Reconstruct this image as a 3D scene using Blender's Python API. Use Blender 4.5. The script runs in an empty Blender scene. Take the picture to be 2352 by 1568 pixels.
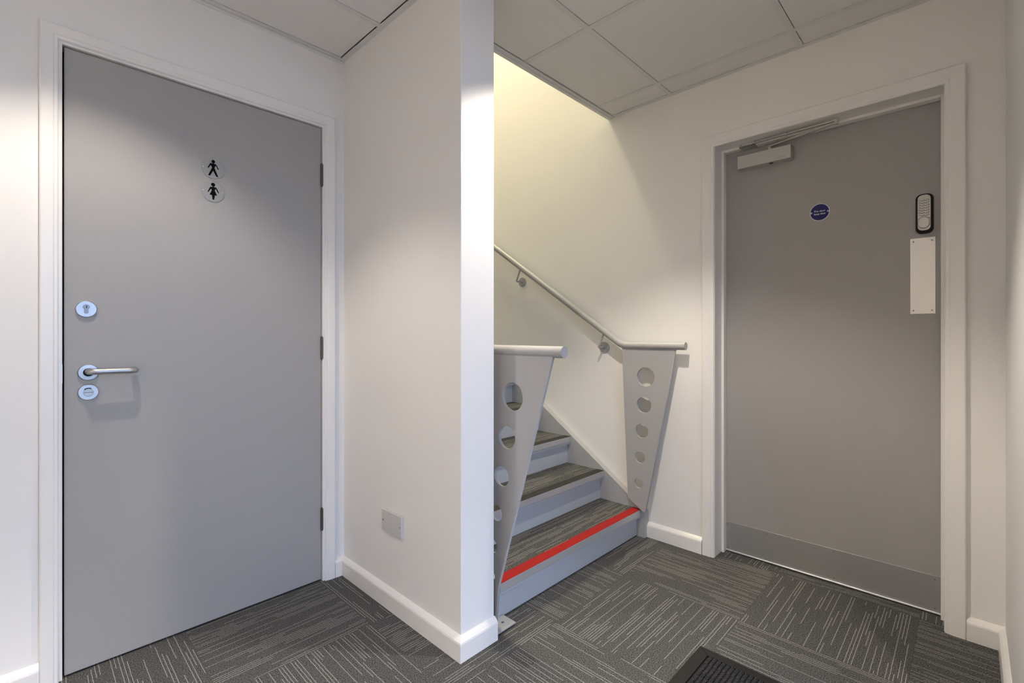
import bpy, bmesh, math, random
from mathutils import Vector, Matrix
random.seed(7)
PI = math.pi
S = bpy.context.scene
COL = S.collection

# ------------------------------------------------------------------ camera
# x runs along the toilet-door wall, y runs up the stairs, z is up
cd = bpy.data.cameras.new('camera')
cd.sensor_width = 36.0
cd.lens = 1088.0 / 2352.0 * 36.0
cd.shift_y = -16.0 / 2352.0
cd.clip_start = 0.02
cam = bpy.data.objects.new('camera', cd)
COL.objects.link(cam)
fwd = Vector((0.7192, 0.6948, 0.0)).normalized()
cam.location = (0, 0, 1.10)
cam.rotation_euler = fwd.to_track_quat('-Z', 'Y').to_euler()
S.camera = cam

# ------------------------------------------------------------------ light and exposure
W = bpy.data.worlds.new('daylight')
S.world = W
W.use_nodes = True
W.node_tree.nodes['Background'].inputs[0].default_value = (0.47, 0.64, 1.0, 1)
W.node_tree.nodes['Background'].inputs[1].default_value = 5.7
S.view_settings.view_transform = 'Standard'
S.view_settings.look = 'None'
S.view_settings.gamma = 1.0
S.view_settings.use_curve_mapping = False
S.view_settings.exposure = 0.25
DOWN_W = 48.0                       # watts of each recessed downlight
DOWN_C = (1.0, 0.895, 0.77)
STAIR_W = 90.0                      # lamp of the upper landing
STAIR_C = (1.0, 0.92, 0.64)

# ------------------------------------------------------------------ constants of the room
CZ = 2.36                           # ceiling
YA = 2.08                           # face of the toilet-door wall
XP0, XP1, YP = 1.035, 1.190, 1.24   # partition
XR = 2.38                           # face of the fire-door / stair wall
XE = 1.55                           # where that short wall turns away
YE = -0.09                          # face of the short wall at the far right
YC = 1.51                           # where the lobby ceiling stops at the stairwell
TOP = 5.8

# ------------------------------------------------------------------ helpers
def link(o, parent=None):
    COL.objects.link(o)
    if parent is not None:
        o.parent = parent
    return o

def tag(o, label=None, cat=None, group=None, kind=None):
    if label: o['label'] = label
    if cat: o['category'] = cat
    if group: o['group'] = group
    if kind: o['kind'] = kind
    return o

def thing(name, label=None, cat=None, loc=(0, 0, 0), group=None, kind=None):
    o = bpy.data.objects.new(name, None)
    o.empty_display_size = 0.05
    link(o)
    o.location = loc
    return tag(o, label, cat, group, kind)

def obj(name, bm, m, parent=None, smooth=False, origin=None):
    """link a bmesh given in world coordinates as one mesh object"""
    bmesh.ops.recalc_face_normals(bm, faces=bm.faces)
    base = Vector((0, 0, 0))
    p = parent
    while p is not None:
        base += p.location
        p = p.parent
    if origin is None:
        bb = [v.co for v in bm.verts]
        origin = Vector(((min(v.x for v in bb) + max(v.x for v in bb)) / 2,
                         (min(v.y for v in bb) + max(v.y for v in bb)) / 2,
                         min(v.z for v in bb)))
    origin = Vector(origin)
    bmesh.ops.translate(bm, verts=bm.verts, vec=-origin)
    me = bpy.data.meshes.new(name)
    bm.to_mesh(me); bm.free()
    me.materials.append(m)
    if smooth:
        for p_ in me.polygons: p_.use_smooth = True
        try: me.set_sharp_from_angle(angle=math.radians(35))
        except Exception: pass
    o = bpy.data.objects.new(name, me)
    link(o, parent)
    o.location = origin - base
    return o

def B(): return bmesh.new()

def box(bm, x0, y0, z0, x1, y1, z1, bev=0.0, seg=2):
    t = bmesh.new()
    bmesh.ops.create_cube(t, size=1.0)
    for v in t.verts:
        v.co = Vector((x0 if v.co.x < 0 else x1, y0 if v.co.y < 0 else y1, z0 if v.co.z < 0 else z1))
    if bev > 0:
        bmesh.ops.bevel(t, geom=list(t.edges), offset=bev, segments=seg, affect='EDGES', profile=0.5)
    me = bpy.data.meshes.new('t'); t.to_mesh(me); t.free()
    bm.from_mesh(me); bpy.data.meshes.remove(me)
    return bm

def prism(bm, pts, axis, a, b):
    """polygon pts extruded along axis ('x': pts are (y,z); 'y': (x,z); 'z': (x,y))"""
    def mk(p, t):
        if axis == 'x': return (t, p[0], p[1])
        if axis == 'y': return (p[0], t, p[1])
        return (p[0], p[1], t)
    A = [bm.verts.new(mk(p, a)) for p in pts]
    C = [bm.verts.new(mk(p, b)) for p in pts]
    n = len(pts)
    bm.faces.new(A); bm.faces.new(C[::-1])
    for i in range(n):
        bm.faces.new((A[i], C[i], C[(i + 1) % n], A[(i + 1) % n]))
    return bm

def cyl(bm, p0, p1, r0, r1=None, n=32, cap=True):
    r1 = r0 if r1 is None else r1
    p0, p1 = Vector(p0), Vector(p1)
    d = (p1 - p0).normalized()
    u = d.orthogonal().normalized(); w = d.cross(u)
    A, C = [], []
    for i in range(n):
        a = 2 * PI * i / n
        k = u * math.cos(a) + w * math.sin(a)
        A.append(bm.verts.new(p0 + k * r0)); C.append(bm.verts.new(p1 + k * r1))
    if cap:
        bm.faces.new(A); bm.faces.new(C[::-1])
    for i in range(n):
        bm.faces.new((A[i], A[(i + 1) % n], C[(i + 1) % n], C[i]))
    return bm

def lathe(bm, c, axis, prof, n=40):
    """prof = [(radius, distance along axis)]; closed at both ends"""
    c = Vector(c); d = Vector(axis).normalized()
    u = d.orthogonal().normalized(); w = d.cross(u)
    rings = []
    for r, t in prof:
        if r < 1e-6:
            rings.append([bm.verts.new(c + d * t)])
        else:
            rings.append([bm.verts.new(c + d * t + (u * math.cos(2 * PI * i / n) + w * math.sin(2 * PI * i / n)) * r) for i in range(n)])
    for k in range(len(rings) - 1):
        a, b = rings[k], rings[k + 1]
        for i in range(n):
            j = (i + 1) % n
            if len(a) == 1 and len(b) == 1: continue
            if len(a) == 1: bm.faces.new((a[0], b[j], b[i]))
            elif len(b) == 1: bm.faces.new((a[i], a[j], b[0]))
            else: bm.faces.new((a[i], a[j], b[j], b[i]))
    if len(rings[0]) > 1: bm.faces.new(rings[0])
    if len(rings[-1]) > 1: bm.faces.new(rings[-1][::-1])
    return bm

def tube(bm, pts, r, n=20):
    pts = [Vector(p) for p in pts]
    rings = []
    d0 = (pts[1] - pts[0]).normalized()
    u = d0.orthogonal().normalized()
    for i, p in enumerate(pts):
        if i == 0: d = (pts[1] - pts[0]).normalized(); k = 1
        elif i == len(pts) - 1: d = (pts[-1] - pts[-2]).normalized(); k = 1
        else:
            a = (pts[i] - pts[i - 1]).normalized(); b = (pts[i + 1] - pts[i]).normalized()
            d = (a + b).normalized()
        u = (u - d * u.dot(d)).normalized(); w = d.cross(u)
        rings.append([bm.verts.new(p + (u * math.cos(2 * PI * j / n) + w * math.sin(2 * PI * j / n)) * r) for j in range(n)])
    for k in range(len(rings) - 1):
        for j in range(n):
            bm.faces.new((rings[k][j], rings[k][(j + 1) % n], rings[k + 1][(j + 1) % n], rings[k + 1][j]))
    bm.faces.new(rings[0][::-1]); bm.faces.new(rings[-1])
    return bm

def arc_pts(pts, rad, n=6):
    """polyline with rounded inner corners"""
    pts = [Vector(p) for p in pts]
    out = [pts[0]]
    for i in range(1, len(pts) - 1):
        p = pts[i]; a = (pts[i - 1] - p); b = (pts[i + 1] - p)
        r = min(rad, a.length * 0.49, b.length * 0.49)
        a.normalize(); b.normalize()
        s, e = p + a * r, p + b * r
        for k in range(n + 1):
            t = k / n
            out.append((1 - t) ** 2 * s + 2 * t * (1 - t) * p + t * t * e)
    out.append(pts[-1])
    return out

def flat(name, splines, thick, m, M4, parent=None, bevel=0.0):
    """filled 2-D outline (with holes) given thickness, put in place with matrix M4; kept as a mesh"""
    cu = bpy.data.curves.new(name, 'CURVE')
    cu.dimensions = '2D'; cu.fill_mode = 'BOTH'
    cu.extrude = thick / 2; cu.bevel_depth = bevel; cu.bevel_resolution = 1
    for pts in splines:
        sp = cu.splines.new('POLY'); sp.points.add(len(pts) - 1)
        for i, p in enumerate(pts): sp.points[i].co = (p[0], p[1], 0, 1)
        sp.use_cyclic_u = True
    return curve_mesh(name, cu, m, M4, parent)

def curve_mesh(name, cu, m, M4, parent):
    t = bpy.data.objects.new('tmp', cu); COL.objects.link(t)
    dg = bpy.context.evaluated_depsgraph_get()
    me = bpy.data.meshes.new_from_object(t.evaluated_get(dg))
    bpy.data.objects.remove(t); bpy.data.curves.remove(cu)
    bm = bmesh.new(); bm.from_mesh(me); bpy.data.meshes.remove(me)
    bmesh.ops.transform(bm, matrix=M4, verts=bm.verts)
    return obj(name, bm, m, parent)

def text(name, body, size, m, M4, parent=None, thick=0.0004, bold=0.0):
    cu = bpy.data.curves.new(name, 'FONT')
    cu.body = body; cu.size = size; cu.align_x = 'CENTER'; cu.align_y = 'CENTER'
    cu.extrude = thick; cu.offset = bold; cu.resolution_u = 3
    return curve_mesh(name, cu, m, M4, parent)

def frame_y(x, y, z):   # local x -> +X, local y -> +Z, normal -> -Y (seen on the toilet-door wall)
    return Matrix(((1, 0, 0, x), (0, 0, -1, y), (0, 1, 0, z), (0, 0, 0, 1)))
def frame_x(x, y, z):   # local x -> -Y, local y -> +Z, normal -> -X (seen on the fire-door wall)
    return Matrix(((0, 0, -1, x), (-1, 0, 0, y), (0, 1, 0, z), (0, 0, 0, 1)))

def circle(cx, cy, r, n=40):
    return [(cx + r * math.cos(2 * PI * i / n), cy + r * math.sin(2 * PI * i / n)) for i in range(n)]

def rrect(w, h, r, n=6, cx=0, cy=0):
    out = []
    for (sx, sy, a0) in ((1, 1, 0), (-1, 1, PI / 2), (-1, -1, PI), (1, -1, 1.5 * PI)):
        for k in range(n + 1):
            a = a0 + PI / 2 * k / n
            out.append((cx + sx * (w / 2 - r) + r * math.cos(a), cy + sy * (h / 2 - r) + r * math.sin(a)))
    return out

# ------------------------------------------------------------------ materials
def new_mat(name):
    m = bpy.data.materials.new(name); m.use_nodes = True
    nt = m.node_tree
    return m, nt, nt.nodes['Principled BSDF']

def N(nt, typ, **kw):
    n = nt.nodes.new(typ)
    for k, v in kw.items(): setattr(n, k, v)
    return n

def paint(name, col, rough=0.5, bump=0.0, scale=300.0, var=0.0, spec=0.5, metallic=0.0, stretch=None):
    """plain painted / moulded / metal surface: slight tone variation and fine relief"""
    m, nt, p = new_mat(name)
    p.inputs['Roughness'].default_value = rough
    p.inputs['Metallic'].default_value = metallic
    p.inputs['Specular IOR Level'].default_value = spec
    tc = N(nt, 'ShaderNodeTexCoord')
    src = tc.outputs['Object']
    if stretch:
        mp = N(nt, 'ShaderNodeMapping'); mp.inputs['Scale'].default_value = stretch
        nt.links.new(src, mp.inputs['Vector']); src = mp.outputs['Vector']
    no = N(nt, 'ShaderNodeTexNoise'); no.inputs['Scale'].default_value = 4.0; no.inputs['Detail'].default_value = 3
    nt.links.new(src, no.inputs['Vector'])
    mx = N(nt, 'ShaderNodeMix', data_type='RGBA')
    mx.inputs[6].default_value = tuple(c * (1 - var) for c in col) + (1,)
    mx.inputs[7].default_value = tuple(min(1, c * (1 + var)) for c in col) + (1,)
    nt.links.new(no.outputs['Fac'], mx.inputs[0])
    nt.links.new(mx.outputs[2], p.inputs['Base Color'])
    if bump > 0:
        n2 = N(nt, 'ShaderNodeTexNoise'); n2.inputs['Scale'].default_value = scale; n2.inputs['Detail'].default_value = 2
        nt.links.new(src, n2.inputs['Vector'])
        bp = N(nt, 'ShaderNodeBump'); bp.inputs['Strength'].default_value = bump; bp.inputs['Distance'].default_value = 0.001
        nt.links.new(n2.outputs['Fac'], bp.inputs['Height'])
        nt.links.new(bp.outputs['Normal'], p.inputs['Normal'])
    return m

def carpet(name):
    """dark loop pile with pale broken stripes along the tile's own x axis"""
    m, nt, p = new_mat(name)
    L = nt.links.new
    p.inputs['Roughness'].default_value = 0.95
    p.inputs['Specular IOR Level'].default_value = 0.1
    tc = N(nt, 'ShaderNodeTexCoord'); oi = N(nt, 'ShaderNodeObjectInfo')
    # slight wobble so that the stripes look tufted
    wob = N(nt, 'ShaderNodeTexNoise'); wob.inputs['Scale'].default_value = 60
    L(tc.outputs['Object'], wob.inputs['Vector'])
    sx = N(nt, 'ShaderNodeSeparateXYZ'); L(tc.outputs['Object'], sx.inputs[0])
    def M(op, a, b=None, c=None):
        n = N(nt, 'ShaderNodeMath', operation=op)
        for i, v in enumerate((a, b, c)):
            if v is None: continue
            if hasattr(v, 'links'): L(v, n.inputs[i])
            else: n.inputs[i].default_value = v
        return n.outputs[0]
    seed = M('MULTIPLY', oi.outputs['Random'], 977.0)
    y = M('ADD', sx.outputs['Y'], M('MULTIPLY', M('SUBTRACT', wob.outputs['Fac'], 0.5), 0.0022))
    yr = M('DIVIDE', M('ADD', y, 10.0), 0.0099)
    row = M('FLOOR', yr)
    fr = M('ABSOLUTE', M('SUBTRACT', M('FRACT', yr), 0.5))
    line = M('LESS_THAN', fr, 0.108)
    wn = N(nt, 'ShaderNodeTexWhiteNoise', noise_dimensions='2D')
    cb = N(nt, 'ShaderNodeCombineXYZ'); L(row, cb.inputs[0]); L(seed, cb.inputs[1]); L(cb.outputs[0], wn.inputs['Vector'])
    seglen = M('ADD', M('MULTIPLY', wn.outputs['Value'], 0.18), 0.10)
    xs = M('DIVIDE', M('ADD', M('ADD', sx.outputs['X'], 10.0), M('MULTIPLY', wn.outputs['Value'], 3.7)), seglen)
    cell = M('FLOOR', xs)
    wn2 = N(nt, 'ShaderNodeTexWhiteNoise', noise_dimensions='3D')
    cb2 = N(nt, 'ShaderNodeCombineXYZ'); L(row, cb2.inputs[0]); L(cell, cb2.inputs[1]); L(seed, cb2.inputs[2]); L(cb2.outputs[0], wn2.inputs['Vector'])
    on = M('LESS_THAN', wn2.outputs['Value'], 0.40)
    # tile edges stay dark for a few millimetres
    mask = M('MULTIPLY', line, on)
    sp = N(nt, 'ShaderNodeTexNoise'); sp.inputs['Scale'].default_value = 270; sp.inputs['Detail'].default_value = 3; sp.inputs['Roughness'].default_value = 0.8
    L(tc.outputs['Object'], sp.inputs['Vector'])
    big = N(nt, 'ShaderNodeTexNoise'); big.inputs['Scale'].default_value = 9
    L(tc.outputs['Object'], big.inputs['Vector'])
    r1 = N(nt, 'ShaderNodeValToRGB')
    r1.color_ramp.elements[0].position = 0.38; r1.color_ramp.elements[0].color = (0.014, 0.0138, 0.0137, 1)
    r1.color_ramp.elements[1].position = 0.70; r1.color_ramp.elements[1].color = (0.215, 0.212, 0.208, 1)
    L(sp.outputs['Fac'], r1.inputs[0])
    r2 = N(nt, 'ShaderNodeValToRGB')
    r2.color_ramp.elements[0].position = 0.25; r2.color_ramp.elements[0].color = (0.17, 0.168, 0.162, 1)
    r2.color_ramp.elements[1].position = 0.75; r2.color_ramp.elements[1].color = (0.42, 0.415, 0.40, 1)
    L(sp.outputs['Fac'], r2.inputs[0])
    mx = N(nt, 'ShaderNodeMix', data_type='RGBA')
    L(mask, mx.inputs[0]); L(r1.outputs[0], mx.inputs[6]); L(r2.outputs[0], mx.inputs[7])
    L(mx.outputs[2], p.inputs['Base Color'])
    bp = N(nt, 'ShaderNodeBump'); bp.inputs['Strength'].default_value = 0.7; bp.inputs['Distance'].default_value = 0.002
    L(sp.outputs['Fac'], bp.inputs['Height']); L(bp.outputs['Normal'], p.inputs['Normal'])
    return m

def pile(name, a, b, scale):
    m, nt, p = new_mat(name)
    p.inputs['Roughness'].default_value = 0.95
    p.inputs['Specular IOR Level'].default_value = 0.15
    tc = N(nt, 'ShaderNodeTexCoord')
    no = N(nt, 'ShaderNodeTexNoise'); no.inputs['Scale'].default_value = scale; no.inputs['Detail'].default_value = 3; no.inputs['Roughness'].default_value = 0.75
    nt.links.new(tc.outputs['Object'], no.inputs['Vector'])
    r = N(nt, 'ShaderNodeValToRGB')
    r.color_ramp.elements[0].position = 0.38; r.color_ramp.elements[0].color = a + (1,)
    r.color_ramp.elements[1].position = 0.68; r.color_ramp.elements[1].color = b + (1,)
    nt.links.new(no.outputs['Fac'], r.inputs[0]); nt.links.new(r.outputs[0], p.inputs['Base Color'])
    bp = N(nt, 'ShaderNodeBump'); bp.inputs['Strength'].default_value = 1.0; bp.inputs['Distance'].default_value = 0.003
    nt.links.new(no.outputs['Fac'], bp.inputs['Height']); nt.links.new(bp.outputs['Normal'], p.inputs['Normal'])
    return m

def emit(name, col, s):
    m, nt, p = new_mat(name)
    p.inputs['Base Color'].default_value = (0.8, 0.8, 0.8, 1)
    p.inputs['Emission Color'].default_value = col + (1,)
    p.inputs['Emission Strength'].default_value = s
    return m

def window_glass(name):
    m, nt, p = new_mat(name)
    nt.nodes.remove(p)
    tr = N(nt, 'ShaderNodeBsdfTransparent'); tr.inputs[0].default_value = (0.95, 0.97, 0.97, 1)
    gl = N(nt, 'ShaderNodeBsdfGlossy'); gl.inputs['Roughness'].default_value = 0.02
    mx = N(nt, 'ShaderNodeMixShader'); mx.inputs[0].default_value = 0.05
    nt.links.new(tr.outputs[0], mx.inputs[1]); nt.links.new(gl.outputs[0], mx.inputs[2])
    nt.links.new(mx.outputs[0], nt.nodes['Material Output'].inputs[0])
    return m

WALL = paint('wall_emulsion', (0.86, 0.84, 0.818), 0.55, 0.10, 160, 0.012, 0.35)
WALLB = paint('beige_wall_emulsion', (0.82, 0.73, 0.62), 0.6, 0.10, 160, 0.012, 0.3)  # tint picked for unseen walls so their bounced light turns warmer
GLOSSW = paint('white_gloss_paint', (0.85, 0.828, 0.803), 0.28, 0.05, 60, 0.012, 0.5)
DOORG = paint('grey_door_paint', (0.355, 0.347, 0.340), 0.42, 0.05, 240, 0.012, 0.4)
STEELG = paint('grey_steel_paint', (0.41, 0.405, 0.405), 0.38, 0.06, 70, 0.02, 0.5)
RISERG = paint('grey_stair_paint', (0.45, 0.465, 0.49), 0.45, 0.05, 90, 0.03, 0.4)
CEILT = paint('mineral_ceiling_board', (0.84, 0.825, 0.805), 0.85, 0.10, 420, 0.015, 0.2)
TEE = paint('ceiling_grid_steel', (0.77, 0.76, 0.74), 0.5, 0.0, 100, 0.01, 0.3)
CARPET = carpet('striped_carpet')
SLAB = paint('concrete', (0.03, 0.03, 0.03), 0.9)
VOID = paint('dark_void', (0.02, 0.02, 0.02), 0.9)  # near-black colour stands in for the shade inside gaps
ALU = paint('satin_aluminium', (0.50, 0.51, 0.53), 0.42, 0.03, 200, 0.02, 0.5, 1.0)
SAA = paint('anodised_plate', (0.62, 0.62, 0.62), 0.42, 0.08, 90, 0.02, 0.5, 0.75, (1, 1, 14))
KICK = paint('brushed_steel', (0.40, 0.40, 0.40), 0.40, 0.10, 60, 0.06, 0.5, 0.55, (1, 3, 24))
NOSE = paint('nosing_aluminium', (0.50, 0.50, 0.50), 0.45, 0.06, 120, 0.03, 0.5, 0.45, (1, 12, 12))
RED = paint('red_grip_strip', (0.34, 0.020, 0.018), 0.75, 0.25, 500, 0.05, 0.1)
DARKS = paint('dark_grip_strip', (0.030, 0.027, 0.022), 0.6, 0.25, 500, 0.05, 0.3)
HINGE = paint('aged_brass_hinge', (0.11, 0.10, 0.085), 0.45, 0.3, 90, 0.3, 0.5, 0.7)
BLACK = paint('black_print', (0.003, 0.003, 0.003), 0.7, spec=0.08)
BLACKP = paint('black_plastic', (0.004, 0.004, 0.004), 0.45, spec=0.2)
SILVER = paint('silver_paint', (0.44, 0.44, 0.43), 0.32, 0.04, 300, 0.02, 0.5, 0.5)
CLOSER = paint('silver_closer_paint', (0.47, 0.475, 0.455), 0.45, 0.0, 100, 0.01, 0.5, 0.2)
BLUE = paint('blue_sign_print', (0.016, 0.018, 0.125), 0.4, 0.0, 100, 0.05, 0.25)
SIGNW = paint('white_sign_print', (0.72, 0.74, 0.80), 0.4)
PLASTIC = paint('white_plastic', (0.62, 0.61, 0.61), 0.3, 0.0, 100, 0.01)
SCREW = paint('screw_steel', (0.25, 0.25, 0.25), 0.4, 0.0, 100, 0.1, 0.5, 0.9)
RUBBER = paint('black_rubber', (0.010, 0.010, 0.0095), 0.6, 0.3, 180, 0.2, 0.4)
MATP = pile('charcoal_mat_pile', (0.004, 0.004, 0.005), (0.080, 0.077, 0.082), 300)
LENS = emit('lamp_lens', (1.0, 0.92, 0.82), 6.0)
GLASS = window_glass('clear_glass')
SIGNP = paint('clear_sign_plate', (0.40, 0.40, 0.40), 0.22, 0.0, 100, 0.02, 0.6, 0.35)

# ================================================================== SETTING
# ---- floor: slab with separate carpet tiles, quarter-turned like a chessboard
floor = obj('floor', box(B(), -1.8, -1.6, -0.15, 2.6, 6.4, -0.007), SLAB)
tag(floor, 'striped charcoal carpet tile floor laid quarter-turned', kind='structure')
TP = 0.4995
tm = bmesh.new(); h = TP / 2 - 0.0003
box(tm, -h, -h, -0.006, h, h, 0.0)
tme = bpy.data.meshes.new('carpet_tile'); tm.to_mesh(tme); tm.free(); tme.materials.append(CARPET)
fl = floor.location
for i in range(-5, 5):
    for j in range(-4, 4):
        x = 0.421 + TP * i + TP / 2; y = 0.6395 + TP * j + TP / 2
        if x > 2.7 or x < -1.8: continue
        if x > 1.3 and y < -0.4: continue
        if y > 2.3: continue
        o = bpy.data.objects.new('carpet_tile', tme); link(o, floor)
        o.location = Vector((x, y, 0)) - fl
        o.rotation_euler = (0, 0, 0 if (i + j) % 2 == 0 else PI / 2)

# ---- walls
w = B()
box(w, -1.8, YA, 0, 0.060, 2.24, 2.50); box(w, 0.964, YA, 0, XP0, 2.24, 2.50)
box(w, 0.060, YA, 2.052, 0.964, 2.24, 2.50); box(w, 0.060, 2.18, 0, 0.964, 2.24, 2.052)
tag(obj('wall_left', w, WALL), 'white wall around the toilet door', kind='structure')

w = B(); box(w, XP0, YP, 0, XP1, 6.3, TOP, 0.003, 2)
tag(obj('wall_partition', w, WALL), 'white partition wall between toilet door and stairs', kind='structure')

w = B()
D0, D1, DH = 0.046, 0.926, 2.045       # opening for the fire door
box(w, XR, D1, 0, 2.60, 6.3, TOP); box(w, XR, -0.19, 0, 2.60, D0, TOP)
box(w, XR, D0, DH, 2.60, D1, TOP); box(w, 2.555, D0, 0, 2.60, D1, DH)
tag(obj('wall_right', w, WALL), 'white wall with fire door, running on up the stairs', kind='structure')

w = B(); box(w, XE, -0.19, 0, XR, YE, 2.50); box(w, XE, -1.5, 0, XE + 0.1, -0.19, 2.50)
tag(obj('wall_far_right', w, WALL), 'short white wall at the far right of the lobby', kind='structure')
w = B(); box(w, -1.8, -1.5, 0, -1.7, YA, 2.50)
tag(obj('wall_rear', w, WALLB), 'plain beige wall behind the viewpoint', kind='structure')
w = B(); box(w, XP1, 1.43, CZ + 0.004, XR, YC, TOP)
tag(obj('wall_bulkhead', w, WALL), 'white bulkhead over the foot of the stairs', kind='structure')
w = B(); box(w, XP0, 6.3, 0, 2.60, 6.4, TOP)
tag(obj('wall_stair_end', w, WALL), 'white wall at the top of the stairwell', kind='structure')

# ---- ceiling: boards in a lay-in grid
w = B(); box(w, -1.8, -1.5, 2.42, XP0, 2.24, 2.52); box(w, XP0, -1.5, 2.42, 2.60, 1.43, 2.52)
box(w, XP0, 1.43, TOP, 2.60, 6.4, TOP + 0.1)
ceil = obj('ceiling', w, VOID)  # slab coloured near-black so slits between boards read as shade
tag(ceil, 'suspended ceiling of pale square boards', kind='structure')
GX = [1.622 + 0.6 * k for k in range(-6, 3)]; GY = [1.132 + 0.6 * k for k in range(-5, 3)]
regions = [(-1.7, XP0, -1.4, YA - 0.025), (XP0, XR - 0.025, YE + 0.025, YP), (XP1, XR - 0.025, YP, YC - 0.033), (XP0, XE, -1.4, YE)]
HT = 0.012
for rx0, rx1, ry0, ry1 in regions:
    for gx in GX:
        for gy in GY:
            x0, x1 = max(gx + HT, rx0 + 0.0), min(gx + 0.6 - HT - 0.003, rx1)
            y0, y1 = max(gy + HT, ry0 + 0.0), min(gy + 0.6 - HT - 0.003, ry1)
            if x1 - x0 < 0.02 or y1 - y0 < 0.02: continue
            t = B(); box(t, x0, y0, CZ, x1, y1, CZ + 0.015)
            obj('ceiling_board', t, CEILT, ceil)
for gx in GX:
    for rx0, rx1, ry0, ry1 in ((-1.7, 1.03, -1.4, YA), (1.0301, XR, YE, YC), (1.03, XE, -1.4, YE)):
        if rx0 - 0.01 <= gx <= rx1 - 0.02:
            if abs(gx - 1.022) < 0.01: ry1 = YP
            t = B(); box(t, gx - HT, ry0, CZ - 0.0015, gx + HT, ry1, CZ + 0.02)
            obj('ceiling_tee', t, TEE, ceil); break
for gy in GY:
    segs = [(-1.7, XP0 if gy > YP else (XE if gy < YE else XR))]
    for a, b in segs:
        if -1.4 < gy < YA:
            t = B(); box(t, a, gy - HT, CZ - 0.001, b, gy + HT, CZ + 0.019)
            obj('ceiling_tee', t, TEE, ceil)

def perimeter(n, x0, y0, x1, y1):
    """shadow-line wall angle under the boards"""
    t = B(); box(t, x0, y0, CZ - 0.003, x1, y1, CZ + 0.001)
    if x1 - x0 > y1 - y0:
        wy = y1 if abs(y1 - YA) < 0.001 or abs(y1 - YC) < 0.001 else y0
        box(t, x0, min(wy, wy + (0.002 if wy == y0 else -0.002)), CZ - 0.016, x1, max(wy, wy + (0.002 if wy == y0 else -0.002)), CZ - 0.004)
    tag(obj('trim_%d' % n, t, TEE), kind='structure')
perimeter(3, -1.7, YA - 0.022, XP0, YA)
perimeter(4, XP0 - 0.022, YP, XP0, YA - 0.022)
perimeter(5, XR - 0.022, YE, XR, YC - 0.03)
perimeter(6, XE, YE, XR - 0.022, YE + 0.022)
# stepped edge of the ceiling at the stairwell
t = B(); prism(t, [(YC - 0.030, CZ - 0.001), (YC - 0.030, CZ - 0.006), (YC - 0.014, CZ - 0.006), (YC - 0.014, CZ - 0.012),
                   (YC + 0.004, CZ - 0.012), (YC + 0.006, CZ + 0.03), (YC, CZ + 0.03), (YC, CZ - 0.001)], 'x', XP1, XR)
tag(obj('trim_7', t, TEE), 'stepped grey edge trim of the ceiling at the stairwell', kind='structure')

# ---- skirting boards
def skirt_pts(face, sgn):
    return [(face, 0.0), (face + sgn * 0.018, 0.0), (face + sgn * 0.018, 0.060), (face + sgn * 0.0165, 0.066),
            (face + sgn * 0.011, 0.073), (face + sgn * 0.003, 0.080), (face, 0.081)]
def skirting(name, axis, face, sgn, a, b, m0=0, m1=0, label=None):
    """extruded board; m0/m1 mitre the ends: +1 longer at the front, -1 shorter at the front"""
    bm = B(); pts = skirt_pts(face, sgn)
    A, C = [], []
    for q, z in pts:
        d = abs(q - face)
        aa, bb = a - m0 * d, b + m1 * d
        if axis == 'x': A.append(bm.verts.new((aa, q, z))); C.append(bm.verts.new((bb, q, z)))
        else: A.append(bm.verts.new((q, aa, z))); C.append(bm.verts.new((q, bb, z)))
    n = len(pts)
    bm.faces.new(A); bm.faces.new(C[::-1])
    for i in range(n): bm.faces.new((A[i], C[i], C[(i + 1) % n], A[(i + 1) % n]))
    return tag(obj(name, bm, GLOSSW), label, kind='structure')
skirting('baseboard_left', 'x', YA, -1, 0.987, XP0, 0, -1, 'short white skirting beside the toilet door frame')
skirting('baseboard_left_end', 'x', YA, -1, -1.7, 0.037, 0, 0, 'white skirting left of the toilet door')
skirting('baseboard_partition', 'y', XP0, -1, YP, YA, 1, -1, 'white skirting along the partition face')
skirting('baseboard_partition_end', 'x', YP, -1, XP0, XP1 + 0.002, 1, 0, 'white skirting on the partition end')
skirting('baseboard_right', 'y', XR, -1, 0.965, 1.262, 0, 0, 'white skirting between stairs and fire door')
skirting('baseboard_right_end', 'y', XR, -1, YE, 0.008, -1, 0, 'white skirting right of the fire door')
skirting('baseboard_far_right', 'x', YE, 1, XE, XR, 0, -1, 'white skirting along the far right wall')
skirting('baseboard_rear', 'y', -1.7, 1, -1.4, YA, 0, -1, 'white skirting behind the viewpoint')

# ---- invented, unseen glazed entrance behind the viewpoint: the daylight comes in here
win = thing('window_1', 'glazed entrance screen behind the viewpoint', None, (0.57, -1.45, 0), kind='structure')
for x in (-0.41, 0.55, 1.495):
    obj('mullion', box(B(), x, -1.48, 0.0, x + 0.055, -1.42, 2.075), ALU, win)
for z in (0.0, 1.02, 2.02):
    for x0, x1 in ((-0.355, 0.55), (0.605, 1.495)):
        obj('transom', box(B(), x0, -1.475, z, x1, -1.425, z + 0.055), ALU, win)
for x0, x1 in ((-0.355, 0.55), (0.605, 1.495)):
    for z0, z1 in ((0.055, 1.02), (1.075, 2.02)):
        obj('pane', box(B(), x0, -1.452, z0, x1, -1.446, z1), GLASS, win)
pl = bpy.data.lights.new('window_portal', 'AREA')
pl.shape = 'RECTANGLE'; pl.size = 1.95; pl.size_y = 2.05
pl.cycles.is_portal = True
po = link(bpy.data.objects.new('window_portal', pl)); po.location = (0.57, -1.42, 1.03)
po.rotation_euler = (PI / 2, 0, PI)

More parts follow.
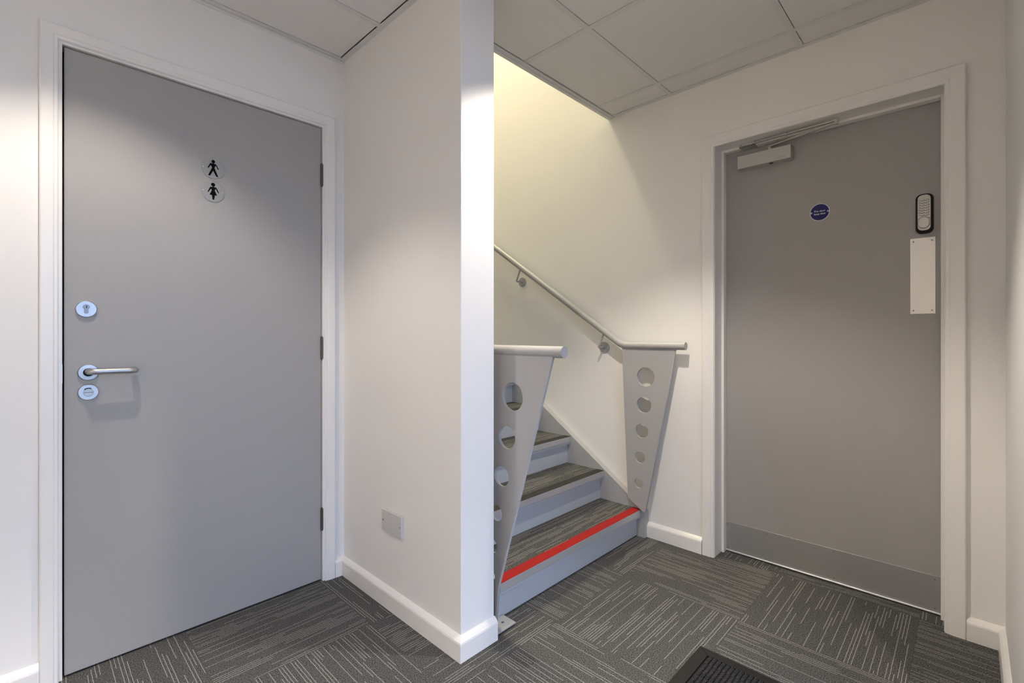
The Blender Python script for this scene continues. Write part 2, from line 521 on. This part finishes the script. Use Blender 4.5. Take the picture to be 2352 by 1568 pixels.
w = B(); box(w, -0.41, -1.5, 2.075, XE, -1.40, 2.50); box(w, -1.8, -1.5, 0, -0.41, -1.40, 2.50)  # unseen wall put in to keep daylight low and off the left
tag(obj('wall_window_head', w, WALLB), 'beige wall around the entrance screen', kind='structure')
w = B(); box(w, -14, -16, -0.25, 14, -1.6, -0.10)  # unseen slab added to block sky light coming from below
tag(obj('ground', w, paint('paving', (0.13, 0.12, 0.11), 0.9)), 'grey paving outside the entrance', kind='structure')

# ---- door frames
def casing(bm, prof, a0, a1, zt, place):
    """mitred three-sided frame. prof = [(distance outward from the opening edge, proud height)]"""
    loops = []
    for k in range(4):
        ring = []
        for o_, d_ in prof:
            if k == 0: q = (a0 - o_, 0.0)
            elif k == 1: q = (a0 - o_, zt + o_)
            elif k == 2: q = (a1 + o_, zt + o_)
            else: q = (a1 + o_, 0.0)
            ring.append(bm.verts.new(place(q[0], d_, q[1])))
        loops.append(ring)
    n = len(prof)
    for k in range(3):
        for i in range(n):
            j = (i + 1) % n
            bm.faces.new((loops[k][i], loops[k][j], loops[k + 1][j], loops[k + 1][i]))
    bm.faces.new(loops[0]); bm.faces.new(loops[3][::-1])
    return bm
ARCH = [(0.0, 0.0), (0.0, 0.010), (0.003, 0.013), (0.010, 0.013), (0.013, 0.0155), (0.040, 0.0175), (0.0435, 0.015), (0.0435, 0.0)]
# toilet door: opening 0.093..0.931, leaf flush with the lining
fr1 = thing('trim_1', 'white frame and architrave of the toilet door', None, (0.51, YA, 0), kind='structure')
obj('architrave', casing(B(), ARCH, 0.081, 0.943, 2.033, lambda a, d, z: (a, YA - d, z)), GLOSSW, fr1)
b = B()
box(b, 0.060, YA - 0.004, 0, 0.0895, 2.18, 2.052); box(b, 0.9335, YA - 0.004, 0, 0.964, 2.18, 2.052)
box(b, 0.0895, YA - 0.004, 2.0245, 0.9335, 2.18, 2.052)
obj('lining', b, GLOSSW, fr1)
b = B(); box(b, 0.0895, 2.133, 0, 0.102, 2.18, 2.0245); box(b, 0.921, 2.133, 0, 0.9335, 2.18, 2.0245); box(b, 0.102, 2.133, 2.012, 0.921, 2.18, 2.0245)
obj('door_stop', b, VOID, fr1)  # stop coloured near-black to put shade in the gap round the leaf
obj('strike_plate', box(B(), 0.0895, 2.083, 0.945, 0.0905, 2.118, 1.005), ALU, fr1)

# fire door: opening 0.068..0.904 seen through a deep lining
fr2 = thing('trim_2', 'white frame and architrave of the fire door', None, (XR, 0.486, 0), kind='structure')
ARCH2 = [(0.0, 0.0), (0.0, 0.010), (0.003, 0.013), (0.012, 0.013), (0.016, 0.0155), (0.053, 0.0175), (0.057, 0.015), (0.057, 0.0)]
obj('architrave', casing(B(), ARCH2, 0.066, 0.906, 2.025, lambda a, d, z: (XR - d, a, z)), GLOSSW, fr2)
b = B()
box(b, XR - 0.006, D0, 0, 2.555, 0.068, DH, 0.0015, 1); box(b, XR - 0.006, 0.904, 0, 2.555, D1, DH, 0.0015, 1)
box(b, XR - 0.006, 0.068, 2.027, 2.555, 0.904, DH)
obj('lining', b, GLOSSW, fr2)
b = B()
box(b, 2.462, 0.068, 0, 2.4985, 0.080, 2.027, 0.001, 1); box(b, 2.462, 0.892, 0, 2.4985, 0.904, 2.027, 0.001, 1); box(b, 2.462, 0.080, 2.015, 2.4985, 0.892, 2.027, 0.001, 1)
obj('door_stop', b, GLOSSW, fr2)

# ================================================================== DOORS
def screw_y(x, y, z, r, parent, m=SCREW):
    b = B(); lathe(b, (x, y, z), (0, -1, 0), [(r, 0), (r, 0.0006), (r * 0.55, 0.0012), (0, 0.0012)], 12)
    return obj('screw', b, m, parent)
def screw_x(x, y, z, r, parent, m=SCREW):
    b = B(); lathe(b, (x, y, z), (-1, 0, 0), [(r, 0), (r, 0.0006), (r * 0.55, 0.0012), (0, 0.0012)], 12)
    return obj('screw', b, m, parent)

d1 = thing('door_1', 'grey flush toilet door', None, (0.51, 2.105, 0), kind='structure')
FY = 2.085
obj('leaf', box(B(), 0.0945, FY, 0.007, 0.9305, 2.128, 2.0205, 0.0012, 1), DOORG, d1)
for z in (1.811, 1.040, 0.276):
    b = B(); cyl(b, (0.9320, FY - 0.0045, z - 0.048), (0.9320, FY - 0.0045, z + 0.048), 0.0062, n=16)
    for k in (-0.5, 0.0, 0.5):
        cyl(b, (0.9320, FY - 0.0045, z + k * 0.062 - 0.0006), (0.9320, FY - 0.0045, z + k * 0.062 + 0.0006), 0.0068, n=16)
    lathe(b, (0.9320, FY - 0.0045, z + 0.048), (0, 0, 1), [(0.0050, 0), (0.0050, 0.002), (0.002, 0.004), (0, 0.004)], 12)
    lathe(b, (0.9320, FY - 0.0045, z - 0.048), (0, 0, -1), [(0.0050, 0), (0.0050, 0.002), (0.002, 0.004), (0, 0.004)], 12)
    obj('hinge', b, HINGE, d1, True)
# lever handle on a round rose
hd = tag(obj('handle', tube(B(), arc_pts([(0.152, FY - 0.009, 0.979), (0.152, FY - 0.052, 0.980), (0.270, FY - 0.052, 0.979), (0.270, FY - 0.012, 0.979)], 0.019, 8), 0.0095, 20), ALU, d1, True), 'satin metal lever handle')
b = B(); lathe(b, (0.152, FY, 0.976), (0, -1, 0), [(0.0265, 0), (0.0265, 0.006), (0.0245, 0.009), (0.014, 0.0095), (0.0138, 0.0065), (0, 0.0065)], 48)
obj('rose', b, ALU, hd, True)
b = B(); lathe(b, (0.152, FY - 0.0067, 0.976), (0, -1, 0), [(0.0132, 0), (0.0132, 0.0012), (0, 0.0012)], 32)
obj('bush', b, BLACKP, hd, True)
# emergency-release rose under the handle
tr = B(); lathe(tr, (0.152, FY, 0.911), (0, -1, 0), [(0.0265, 0), (0.0265, 0.006), (0.0245, 0.0085), (0, 0.0085)], 48)
tr = tag(obj('turn_release', tr, ALU, d1, True), 'round satin metal privacy release')
b = B(); lathe(b, (0.152, FY - 0.0085, 0.910), (0, -1, 0), [(0.0128, 0), (0.0128, 0.0012), (0.0118, 0.002), (0, 0.002)], 32)
obj('turn_disc', b, SILVER, tr, True)
obj('coin_slot', box(B(), 0.1405, FY - 0.0112, 0.9100, 0.1635, FY - 0.0103, 0.9112), BLACKP, tr)
ring = [(0.0165 * math.cos(a), 0.0165 * math.sin(a)) for a in [math.radians(60 + 72 * k / 10) for k in range(11)]] + \
       [(0.0140 * math.cos(a), 0.0140 * math.sin(a)) for a in [math.radians(132 - 72 * k / 10) for k in range(11)]]
flat('indicator', [ring], 0.0006, BLACK, frame_y(0.152, FY - 0.0088, 0.909), tr)
# euro-cylinder escutcheon above
es = B(); lathe(es, (0.147, FY, 1.183), (0, -1, 0), [(0.0270, 0), (0.0270, 0.0065), (0.0250, 0.009), (0, 0.009)], 48)
es = tag(obj('cylinder_rose', es, ALU, d1, True), 'round satin metal lock cylinder cover')
euro = [(0.0085 * math.cos(math.radians(-58 + 296 * k / 20)), 0.006 + 0.0085 * math.sin(math.radians(-58 + 296 * k / 20))) for k in range(21)]
euro += [(-0.0050, -0.011), (-0.0035, -0.0145), (0.0, -0.0155), (0.0035, -0.0145), (0.0050, -0.011)]
flat('lock_cylinder', [euro], 0.005, SCREW, frame_y(0.147, FY - 0.0115, 1.184), es)
obj('keyway', box(B(), 0.1461, FY - 0.0150, 1.186, 0.1479, FY - 0.0141, 1.194), BLACK, es)

# fire door
FX = 2.500
d2 = thing('door_2', 'grey flush fire door with closer', None, (2.52, 0.486, 0), kind='structure')
obj('leaf', box(B(), FX, 0.0715, 0.006, 2.544, 0.9005, 2.0255, 0.0012, 1), DOORG, d2)
kp = tag(obj('kick_plate', box(B(), FX - 0.0015, 0.0805, 0.010, FX, 0.8925, 0.150, 0.0004, 1), KICK, d2), 'brushed metal kick plate along the door bottom')
for y, zs in ((0.886, (0.138, 0.016)), (0.705, (0.138, 0.018)), (0.432, (0.138, 0.022)), (0.098, (0.136, 0.022))):
    for z in zs: screw_x(FX - 0.0015, y, z, 0.0030, kp)
b = B(); cyl(b, (FX - 0.006, 0.0805, 0.0065), (FX - 0.006, 0.8925, 0.0065), 0.0055, n=14)
obj('bottom_seal', b, ALU, d2, True)
pp = tag(obj('push_plate', box(B(), FX - 0.0016, 0.0965, 1.183, FX, 0.1730, 1.486, 0.0004, 1), SAA, d2), 'plain satin metal push plate')
for y in (0.1065, 0.163):
    for z in (1.196, 1.473): screw_x(FX - 0.0016, y, z, 0.0030, pp)
# push-button code lock
kl = thing('keypad_lock', None, None, (0, 0, 0)); kl.parent = d2
kl.location = Vector((FX, 0.129, 1.502)) - d2.location
kl['label'] = 'silver push button code lock with black surround'
KC = 1.580
flat('surround', [rrect(0.0515, 0.154, 0.018)], 0.010, BLACKP, frame_x(FX - 0.005, 0.129, KC), kl, 0.0012)
flat('face_plate', [rrect(0.0375, 0.1385, 0.014)], 0.010, SILVER, frame_x(FX - 0.0145, 0.1295, KC + 0.0025), kl, 0.0010)
flat('maker_plate', [rrect(0.024, 0.0075, 0.003)], 0.0008, CLOSER, frame_x(FX - 0.0210, 0.1295, KC + 0.0625), kl)
FXK = FX - 0.0207
rows = 7
for r in range(rows):
    z = KC + 0.0515 - 0.0098 * r
    for c, (cc, ch) in enumerate(((0.0055, '12345XY'[r]), (-0.0055, '67890ZC'[r]))):
        y = 0.1295 + cc
        flat('button_rim', [rrect(0.0096, 0.0066, 0.0028)], 0.0008, BLACKP, frame_x(FXK, y, z), kl)
        flat('button', [rrect(0.0078, 0.0048, 0.0020)], 0.0024, SILVER, frame_x(FXK - 0.001, y, z + 0.0004), kl, 0.0004)
        ty = 0.1295 + (0.0138 if c == 0 else -0.0138)
        text('lettering', ch, 0.0062, BLACK, frame_x(FXK + 0.0002, ty, z), kl, 0.0003, 0.0002)
obj('joint_line', box(B(), FXK - 0.0003, 0.1105, KC - 0.0210, FXK + 0.001, 0.1485, KC - 0.0198), BLACK, kl)
b = B()
kn = [(0.0150 * math.cos(a) * (1.0 + 0.08 * abs(math.sin(2 * a))), 0.0195 * math.sin(a) * (1.0 + 0.08 * abs(math.sin(2 * a)))) for a in [2 * PI * k / 48 for k in range(48)]]
flat('turn_knob', [kn], 0.010, SILVER, frame_x(FXK - 0.006, 0.1300, KC - 0.0385), kl, 0.003)
b.free()
# overhead closer
cl = thing('door_closer', None, None, (0, 0, 0)); cl.parent = d2
cl.location = Vector((FX, 0.706, 1.91)) - d2.location
cl['label'] = 'silver overhead door closer with folded arm'
CB = FX - 0.052
cb_ = obj('cover', box(B(), CB, 0.589, 1.912, FX, 0.823, 1.974, 0.0022, 2), CLOSER, cl)
b = B(); lathe(b, (CB + 0.020, 0.676, 1.912), (0, 0, -1), [(0.0095, 0), (0.0095, 0.0006), (0, 0.0006)], 24)
obj('valve_cap', b, BLACKP, cl)
text('lettering', 'DORMA', 0.0105, paint('faint_closer_print', (0.33, 0.335, 0.32), 0.5), frame_x(CB, 0.632, 1.9235), cl, 0.0002, 0.0)
b = B(); cyl(b, (CB + 0.022, 0.684, 1.974), (CB + 0.022, 0.684, 1.992), 0.0085, n=20)
obj('spindle', b, CLOSER, cl, True)
def bar(name, p0, p1, wdt, hgt, m, parent):
    p0, p1 = Vector(p0), Vector(p1); d = (p1 - p0); L = d.length; d.normalize()
    s = Vector((0, 0, 1)).cross(d).normalized(); u = d.cross(s)
    bm = B(); box(bm, -wdt / 2, 0, -hgt / 2, wdt / 2, L, hgt / 2, min(wdt, hgt) * 0.2, 2)
    Mx = Matrix(((s.x, d.x, u.x, p0.x), (s.y, d.y, u.y, p0.y), (s.z, d.z, u.z, p0.z), (0, 0, 0, 1)))
    bmesh.ops.transform(bm, matrix=Mx, verts=bm.verts)
    return obj(name, bm, m, parent)
bar('main_arm', (CB + 0.022, 0.690, 1.992), (2.408, 0.408, 2.0005), 0.016, 0.006, CLOSER, cl)
bar('fore_arm', (2.408, 0.404, 2.010), (2.440, 0.752, 2.018), 0.014, 0.006, CLOSER, cl)
b = B(); cyl(b, (2.408, 0.408, 1.994), (2.408, 0.408, 2.0155), 0.0085, n=20)
obj('elbow_pin', b, CLOSER, cl, True)
b = B(); box(b, 2.438, 0.742, 2.0115, 2.500, 0.812, 2.0148, 0.001, 1); box(b, 2.438, 0.742, 2.0115, 2.4415, 0.812, 2.030, 0.001, 1)
sh = obj('arm_bracket', b, CLOSER, cl)
screw_x(2.438, 0.752, 2.021, 0.003, cl); screw_x(2.438, 0.802, 2.021, 0.003, cl)
b = B(); lathe(b, (2.430, 0.60, 2.0185), (0, 0, 1), [(0.005, 0), (0.005, 0.003), (0, 0.003)], 14)
obj('arm_screw', b, BLACKP, cl)

# ================================================================== SIGNS
def sign_disc(name, label, z, man):
    s = thing(name, label, 'sign', (0.509, FY, z - 0.0385))
    s['group'] = 'round toilet signs on the grey door'
    flat('plate', [circle(0, 0, 0.0383, 64)], 0.0016, SIGNP, frame_y(0.509, FY - 0.0012, z), s, 0.0004)
    cx, cy = (612, 492) if man else (612, 1070)
    def T(p): return ((p[0] - cx) / 552 * 0.077, -((p[1] - cy) - 0.232 * (p[0] - cx)) / 478 * 0.077)
    if man:
        head = [(617 + 43 * math.cos(a), 331 + 40 * math.sin(a) + 0.23 * 43 * math.cos(a)) for a in [2 * PI * k / 28 for k in range(28)]]
        body = [(602, 365), (602, 374), (545, 363), (480, 460), (502, 476), (557, 412), (590, 470), (493, 646), (540, 661), (613, 545), (690, 692), (737, 706), (645, 482), (676, 432), (730, 527), (752, 523), (688, 403), (634, 378), (634, 366)]
    else:
        head = [(613 + 50 * math.cos(a), 903 + 43 * math.sin(a) + 0.23 * 50 * math.cos(a)) for a in [2 * PI * k / 28 for k in range(28)]]
        body = [(600, 940), (600, 958), (545, 950), (480, 1058), (502, 1071), (560, 995), (581, 1032), (528, 1136), (583, 1146), (600, 1254), (640, 1263), (656, 1161), (710, 1169), (650, 1050), (672, 1005), (735, 1116), (756, 1110), (690, 980), (630, 962), (630, 940)]
    flat('pictogram', [[T(p) for p in head]], 0.0006, BLACK, frame_y(0.509, FY - 0.0026, z), s)
    flat('pictogram', [[T(p) for p in body]], 0.0006, BLACK, frame_y(0.509, FY - 0.0026, z), s)
    for sx in (-1, 1): screw_y(0.509 + sx * 0.0325, FY - 0.0024, z, 0.0026, s, ALU)
sign_disc('toilet_sign', 'round clear sign with a black male figure, upper of two on toilet door', 1.7355, True)
sign_disc('toilet_sign', 'round clear sign with a black female figure, lower of two on toilet door', 1.6465, False)

fs = thing('fire_door_sign', 'round blue fire door keep shut sign on the grey fire door', 'sign', (FX, 0.486, 1.612))
flat('rim', [circle(0, 0, 0.0385, 64)], 0.0012, SIGNW, frame_x(FX - 0.0008, 0.486, 1.651), fs)
flat('blue_face', [circle(0, 0, 0.0362, 64)], 0.0006, BLUE, frame_x(FX - 0.0018, 0.486, 1.651), fs)
text('lettering', 'Fire door', 0.0112, SIGNW, frame_x(FX - 0.0022, 0.486, 1.6560), fs, 0.0002, 0.00015)
text('lettering', 'keep shut', 0.0112, SIGNW, frame_x(FX - 0.0022, 0.486, 1.6435), fs, 0.0002, 0.00015)
for sy in (-1, 1):
    b = B(); lathe(b, (FX - 0.0021, 0.486 + sy * 0.0325, 1.651), (-1, 0, 0), [(0.0042, 0), (0.0042, 0.0004), (0, 0.0004)], 20)
    obj('screw_washer', b, SIGNW, fs)
    screw_x(FX - 0.0025, 0.486 + sy * 0.0325, 1.651, 0.0025, fs)

# ================================================================== STAIRS
RISE, GO = 0.1625, 0.2370
X0s, X1s = 1.262, 2.340
NY, NZ = 1.282, 0.151
st = thing('staircase', 'grey painted stairs with striped carpet treads and a red first nosing', 'staircase', (1.79, 1.30, 0))
NST = 14
for k in range(NST):
    y = NY + GO * k; z = NZ + RISE * k
    zb = 0.004 if k == 0 else z - RISE - 0.002
    rs = obj('riser', box(B(), X0s, y + 0.028, zb, X1s, y + 0.040, z - 0.012), RISERG, st)
    for sxx in (0.10, 0.52, 0.96):
        b = B(); lathe(b, (X0s + sxx * (X1s - X0s), y + 0.028, z - 0.060), (0, -1, 0), [(0.0035, 0), (0.003, 0.0008), (0, 0.0008)], 10)
        obj('screw', b, RISERG, rs)
    obj('tread', box(B(), X0s, y + 0.010, z - 0.026, X1s, y + GO + 0.028, z - 0.008), RISERG, st)
    obj('tread_carpet', box(B(), X0s + 0.001, y + 0.052, z - 0.008, X1s - 0.001, y + GO + 0.028, z - 0.001), CARPET, st,
        origin=(1.79 + 0.001 * k, y + 0.15, z - 0.008))
    # aluminium nosing: flat top, front fascia and a small set-back lip
    ns = obj('nosing', prism(B(), [(y, z), (y, z - 0.031), (y + 0.003, z - 0.034), (y + 0.010, z - 0.034), (y + 0.010, z - 0.008), (y + 0.052, z - 0.008), (y + 0.052, z)], 'x', X0s, X1s), NOSE, st)
    obj('nosing_lip', prism(B(), [(y + 0.005, z - 0.034), (y + 0.005, z - 0.044), (y + 0.028, z - 0.050), (y + 0.028, z - 0.030)], 'x', X0s, X1s), RISERG, st)
    o = obj('grip_strip', box(B(), X0s, y + 0.0015, z, X1s - 0.002, y + 0.051, z + 0.0014), RED if k == 0 else DARKS, ns)
    if k == 0: o['label'] = 'red non-slip strip on the first step'
def string(xa, xb, yf):
    """side string: vertical front, sloping top just above the nosings"""
    sl = RISE / GO; yb = NY + GO * NST
    ztop = lambda yy: NZ + 0.006 + (yy - NY) * sl
    pts = [(yf, 0.0), (yf, ztop(yf)), (yb, ztop(yb)), (yb, ztop(yb) - 0.30), (yf + 0.24, 0.0)]
    return obj('string', prism(B(), pts, 'x', xa, xb), STEELG, st)
string(X1s, XR - 0.0012, 1.262)
string(1.2500, X0s, 1.287)
# steel foot plate on the carpet in front of the string
fp = obj('foot_plate', box(B(), 1.206, 1.236, 0.006, 1.300, 1.330, 0.013, 0.001, 1), STEELG, st)
b = B(); lathe(b, (1.262, 1.268, 0.013), (0, 0, 1), [(0.006, 0), (0.005, 0.002), (0, 0.002)], 6)
obj('bolt', b, SCREW, fp)
# upper landing
obj('landing', box(B(), XP1 + 0.003, NY + GO * NST + 0.03, NZ + RISE * (NST - 1) - 0.15, XR - 0.003, 6.297, NZ + RISE * (NST - 1)), CARPET, st)

# ================================================================== HANDRAILS
RZ = 1.041; RR = 0.0198
def post(name, xc, outline, holes, parent):
    """tapering steel plate pierced by a row of shrinking holes; outline and holes in (y, z)"""
    Mx = Matrix(((0, 0, -1, xc), (-1, 0, 0, 0), (0, 1, 0, 0), (0, 0, 0, 1)))
    sp = [[(-y, z) for y, z in outline]]
    for y, z, d in holes: sp.append([(-y + d / 2 * math.cos(2 * PI * i / 40), z + d / 2 * math.sin(2 * PI * i / 40)) for i in range(40)])
    return flat(name, sp, 0.010, STEELG, Mx, parent, 0.0008)
HD = (0.104, 0.086, 0.077, 0.062, 0.053)
XH = 2.322
hr = thing('stair_handrail', 'grey tube handrail fixed along the stair wall, with pierced tapering end plate', 'handrail', (XH, 1.25, 0.15), group='stair handrails')
rail_pts = arc_pts([(XH, 1.027, RZ), (XH, 1.389, RZ), (XH, 4.60, RZ + (4.60 - 1.389) * 0.660)], 0.03, 5)
obj('rail', tube(B(), rail_pts, RR, 28), STEELG, hr, True)
post('end_plate', XH, [(1.078, RZ - 0.012), (1.389, RZ - 0.012), (1.351, 0.206), (1.264, 0.150), (1.247, 0.150)],
     [(1.245, 0.874, HD[0]), (1.255, 0.7235, HD[1]), (1.268, 0.582, HD[2]), (1.279, 0.4375, HD[3]), (1.287, 0.2965, HD[4])], hr)
for y in (1.543, 2.198, 2.853, 3.508):
    zr = RZ + (y - 0.045 - 1.389) * 0.660
    zb = zr - 0.088
    br = obj('wall_bracket', tube(B(), arc_pts([(XR - 0.003, y, zb), (XH - 0.004, y, zb), (XH, y - 0.030, zr - 0.012)], 0.012, 5), 0.006, 14), STEELG, hr, True)
    b = B(); lathe(b, (XR - 0.0008, y, zb), (-1, 0, 0), [(0.033, 0), (0.033, 0.004), (0.0315, 0.006), (0, 0.006)], 36)
    ro = obj('wall_rose', b, STEELG, br, True)
    for a in (0.5, 2.6, 4.7):
        screw_x(XR - 0.0068, y + 0.023 * math.cos(a), zb + 0.023 * math.sin(a), 0.0035, br)
XL = 1.250
hl = thing('stair_handrail', 'pale grey tube handrail beside the partition end, on a large pierced plate', 'handrail', (XL, 1.25, 0.02), group='stair handrails')
obj('rail', tube(B(), arc_pts([(XL, 0.966, RZ), (XL, 1.45, RZ), (XL, 4.60, RZ + (4.60 - 1.45) * 0.68)], 0.03, 5), RR, 28), STEELG, hl, True)
post('end_plate', XL - 0.006, [(1.006, RZ - 0.012), (1.400, RZ - 0.012), (1.366, 0.30), (1.330, 0.232), (1.286, 0.196), (1.286, 0.006), (1.283, 0.006), (1.270, 0.150)],
     [(1.194, 0.874, HD[0]), (1.223, 0.722, HD[1]), (1.251, 0.574, HD[2]), (1.279, 0.430, HD[3]), (1.299, 0.300, HD[4])], hl)

# ================================================================== SMALL THINGS
bp_ = thing('blanking_plate', 'white two gang blank plate low on the partition wall', 'wall plate', (XP0, 1.6615, 0.302))
b = B(); box(b, XP0 - 0.0095, 1.5885, 0.3025, XP0 - 0.0002, 1.7345, 0.3885, 0.0028, 3)
obj('plate', b, PLASTIC, bp_)
for y in (1.6010, 1.7220):
    b = B(); lathe(b, (XP0 - 0.0095, y, 0.3455), (-1, 0, 0), [(0.0036, 0), (0.0030, 0.0006), (0, 0.0006)], 16)
    sc = obj('screw', b, ALU, bp_)
    obj('slot', box(B(), XP0 - 0.0106, y - 0.0009, 0.3428, XP0 - 0.0100, y + 0.0009, 0.3482), BLACK, bp_)

mt = thing('entrance_mat', 'black ribbed entrance mat with rubber edging on the carpet', 'mat', (1.23, 0.38, 0))
MX0, MX1, MY0, MY1, ME = 0.76, 1.664, 0.080, 0.684, 0.042
def edge(p, q, pi, qi):
    bm = B()
    vs = [bm.verts.new(v) for v in ((p[0], p[1], 0.0006), (q[0], q[1], 0.0006), (qi[0], qi[1], 0.0006), (pi[0], pi[1], 0.0006),
                                    (p[0], p[1], 0.0022), (q[0], q[1], 0.0022), (qi[0], qi[1], 0.0082), (pi[0], pi[1], 0.0082))]
    for f in ((0, 1, 2, 3), (4, 5, 6, 7), (0, 1, 5, 4), (1, 2, 6, 5), (2, 3, 7, 6), (3, 0, 4, 7)): bm.faces.new([vs[i] for i in f])
    obj('rubber_edge', bm, RUBBER, mt)
g = 0.0008
c = [(MX0, MY0), (MX1, MY0), (MX1, MY1), (MX0, MY1)]
ci = [(MX0 + ME, MY0 + ME), (MX1 - ME, MY0 + ME), (MX1 - ME, MY1 - ME), (MX0 + ME, MY1 - ME)]
sh_ = ((0, 1, (g, 0), (-g, 0)), (1, 2, (0, g), (0, -g)), (2, 3, (-g, 0), (g, 0)), (3, 0, (0, -g), (0, g)))
for a, b_, da, db in sh_:
    edge((c[a][0] + da[0], c[a][1] + da[1]), (c[b_][0] + db[0], c[b_][1] + db[1]), (ci[a][0] + da[0], ci[a][1] + da[1]), (ci[b_][0] + db[0], ci[b_][1] + db[1]))
obj('backing', box(B(), MX0 + ME + 0.001, MY0 + ME + 0.001, 0.0006, MX1 - ME - 0.001, MY1 - ME - 0.001, 0.004), RUBBER, mt)
rp = 0.0142; nr = int((MY1 - MY0 - 2 * ME - 0.006) / rp)
rb = bmesh.new()
LR = MX1 - MX0 - 2 * ME - 0.006; nseg = 200
prof = [(-0.0060, 0.0), (-0.0056, 0.0036), (-0.0026, 0.0064), (0.0026, 0.0064), (0.0056, 0.0036), (0.0060, 0.0)]
ringsv = []
for i in range(nseg + 1):
    x = -LR / 2 + LR * i / nseg
    jx = random.uniform(-0.0011, 0.0011); jz = random.uniform(0.68, 1.15)
    ringsv.append([rb.verts.new((x, p + jx, q * jz)) for p, q in prof])
for i in range(nseg):
    for k in range(len(prof) - 1):
        rb.faces.new((ringsv[i][k], ringsv[i + 1][k], ringsv[i + 1][k + 1], ringsv[i][k + 1]))
bmesh.ops.recalc_face_normals(rb, faces=rb.faces)
rme = bpy.data.meshes.new('pile_rib'); rb.to_mesh(rme); rb.free(); rme.materials.append(MATP)
for k in range(nr):
    o = bpy.data.objects.new('pile_rib', rme); link(o, mt)
    o.location = Vector(((MX0 + MX1) / 2, MY0 + ME + 0.004 + rp * (k + 0.5), 0.004)) - mt.location

# ================================================================== LAMPS
def downlight(x, y, label, power=1.0):
    d = thing('downlight', label, 'downlight', (x, y, CZ - 0.012), group='recessed ceiling downlights')
    b = B(); lathe(b, (x, y, CZ - 0.0005), (0, 0, -1), [(0.085, 0), (0.085, 0.003), (0.078, 0.006), (0.066, 0.006), (0.062, 0.002), (0, 0.002)], 48)
    obj('ring', b, GLOSSW, d, True)
    b = B(); lathe(b, (x, y, CZ - 0.0026), (0, 0, -1), [(0.060, 0), (0.060, 0.0012), (0, 0.0012)], 40)
    obj('lens', b, LENS, d)
    l = bpy.data.lights.new('downlight_bulb', 'SPOT')
    l.energy = DOWN_W * power; l.color = DOWN_C; l.spot_size = math.radians(102); l.spot_blend = 0.48; l.shadow_soft_size = 0.022
    lo = bpy.data.objects.new('downlight_bulb', l); link(lo, d)
    lo.location = (0, 0, -0.004)
downlight(0.12, 1.53, 'round ceiling downlight in front of the toilet door', 0.80)
downlight(1.34, 0.86, 'round ceiling downlight in front of the stairs', 1.55)
downlight(-1.30, 0.20, 'round ceiling downlight behind the viewpoint, nearest the rear wall', 7.0)  # lamp added out of view to raise the warm bounced light
downlight(0.42, -0.70, 'round ceiling downlight just inside the entrance screen', 1.6)  # unseen lamp added as fill over the near floor

lp = thing('landing_lamp', 'round ceiling lamp above the upper stairs', 'lamp', (1.65, 3.0, TOP - 0.08))
b = B(); lathe(b, (1.65, 3.0, TOP - 0.001), (0, 0, -1), [(0.30, 0), (0.30, 0.03), (0.27, 0.06), (0.16, 0.075), (0, 0.08)], 40)
obj('shade', b, emit('warm_shade', (1.0, 0.86, 0.55), 4.0), lp, True)
l = bpy.data.lights.new('landing_bulb', 'AREA'); l.shape = 'DISK'; l.size = 0.55
l.energy = STAIR_W; l.color = STAIR_C
lo = bpy.data.objects.new('landing_bulb', l); link(lo, lp); lo.location = (0, 0, -0.02)
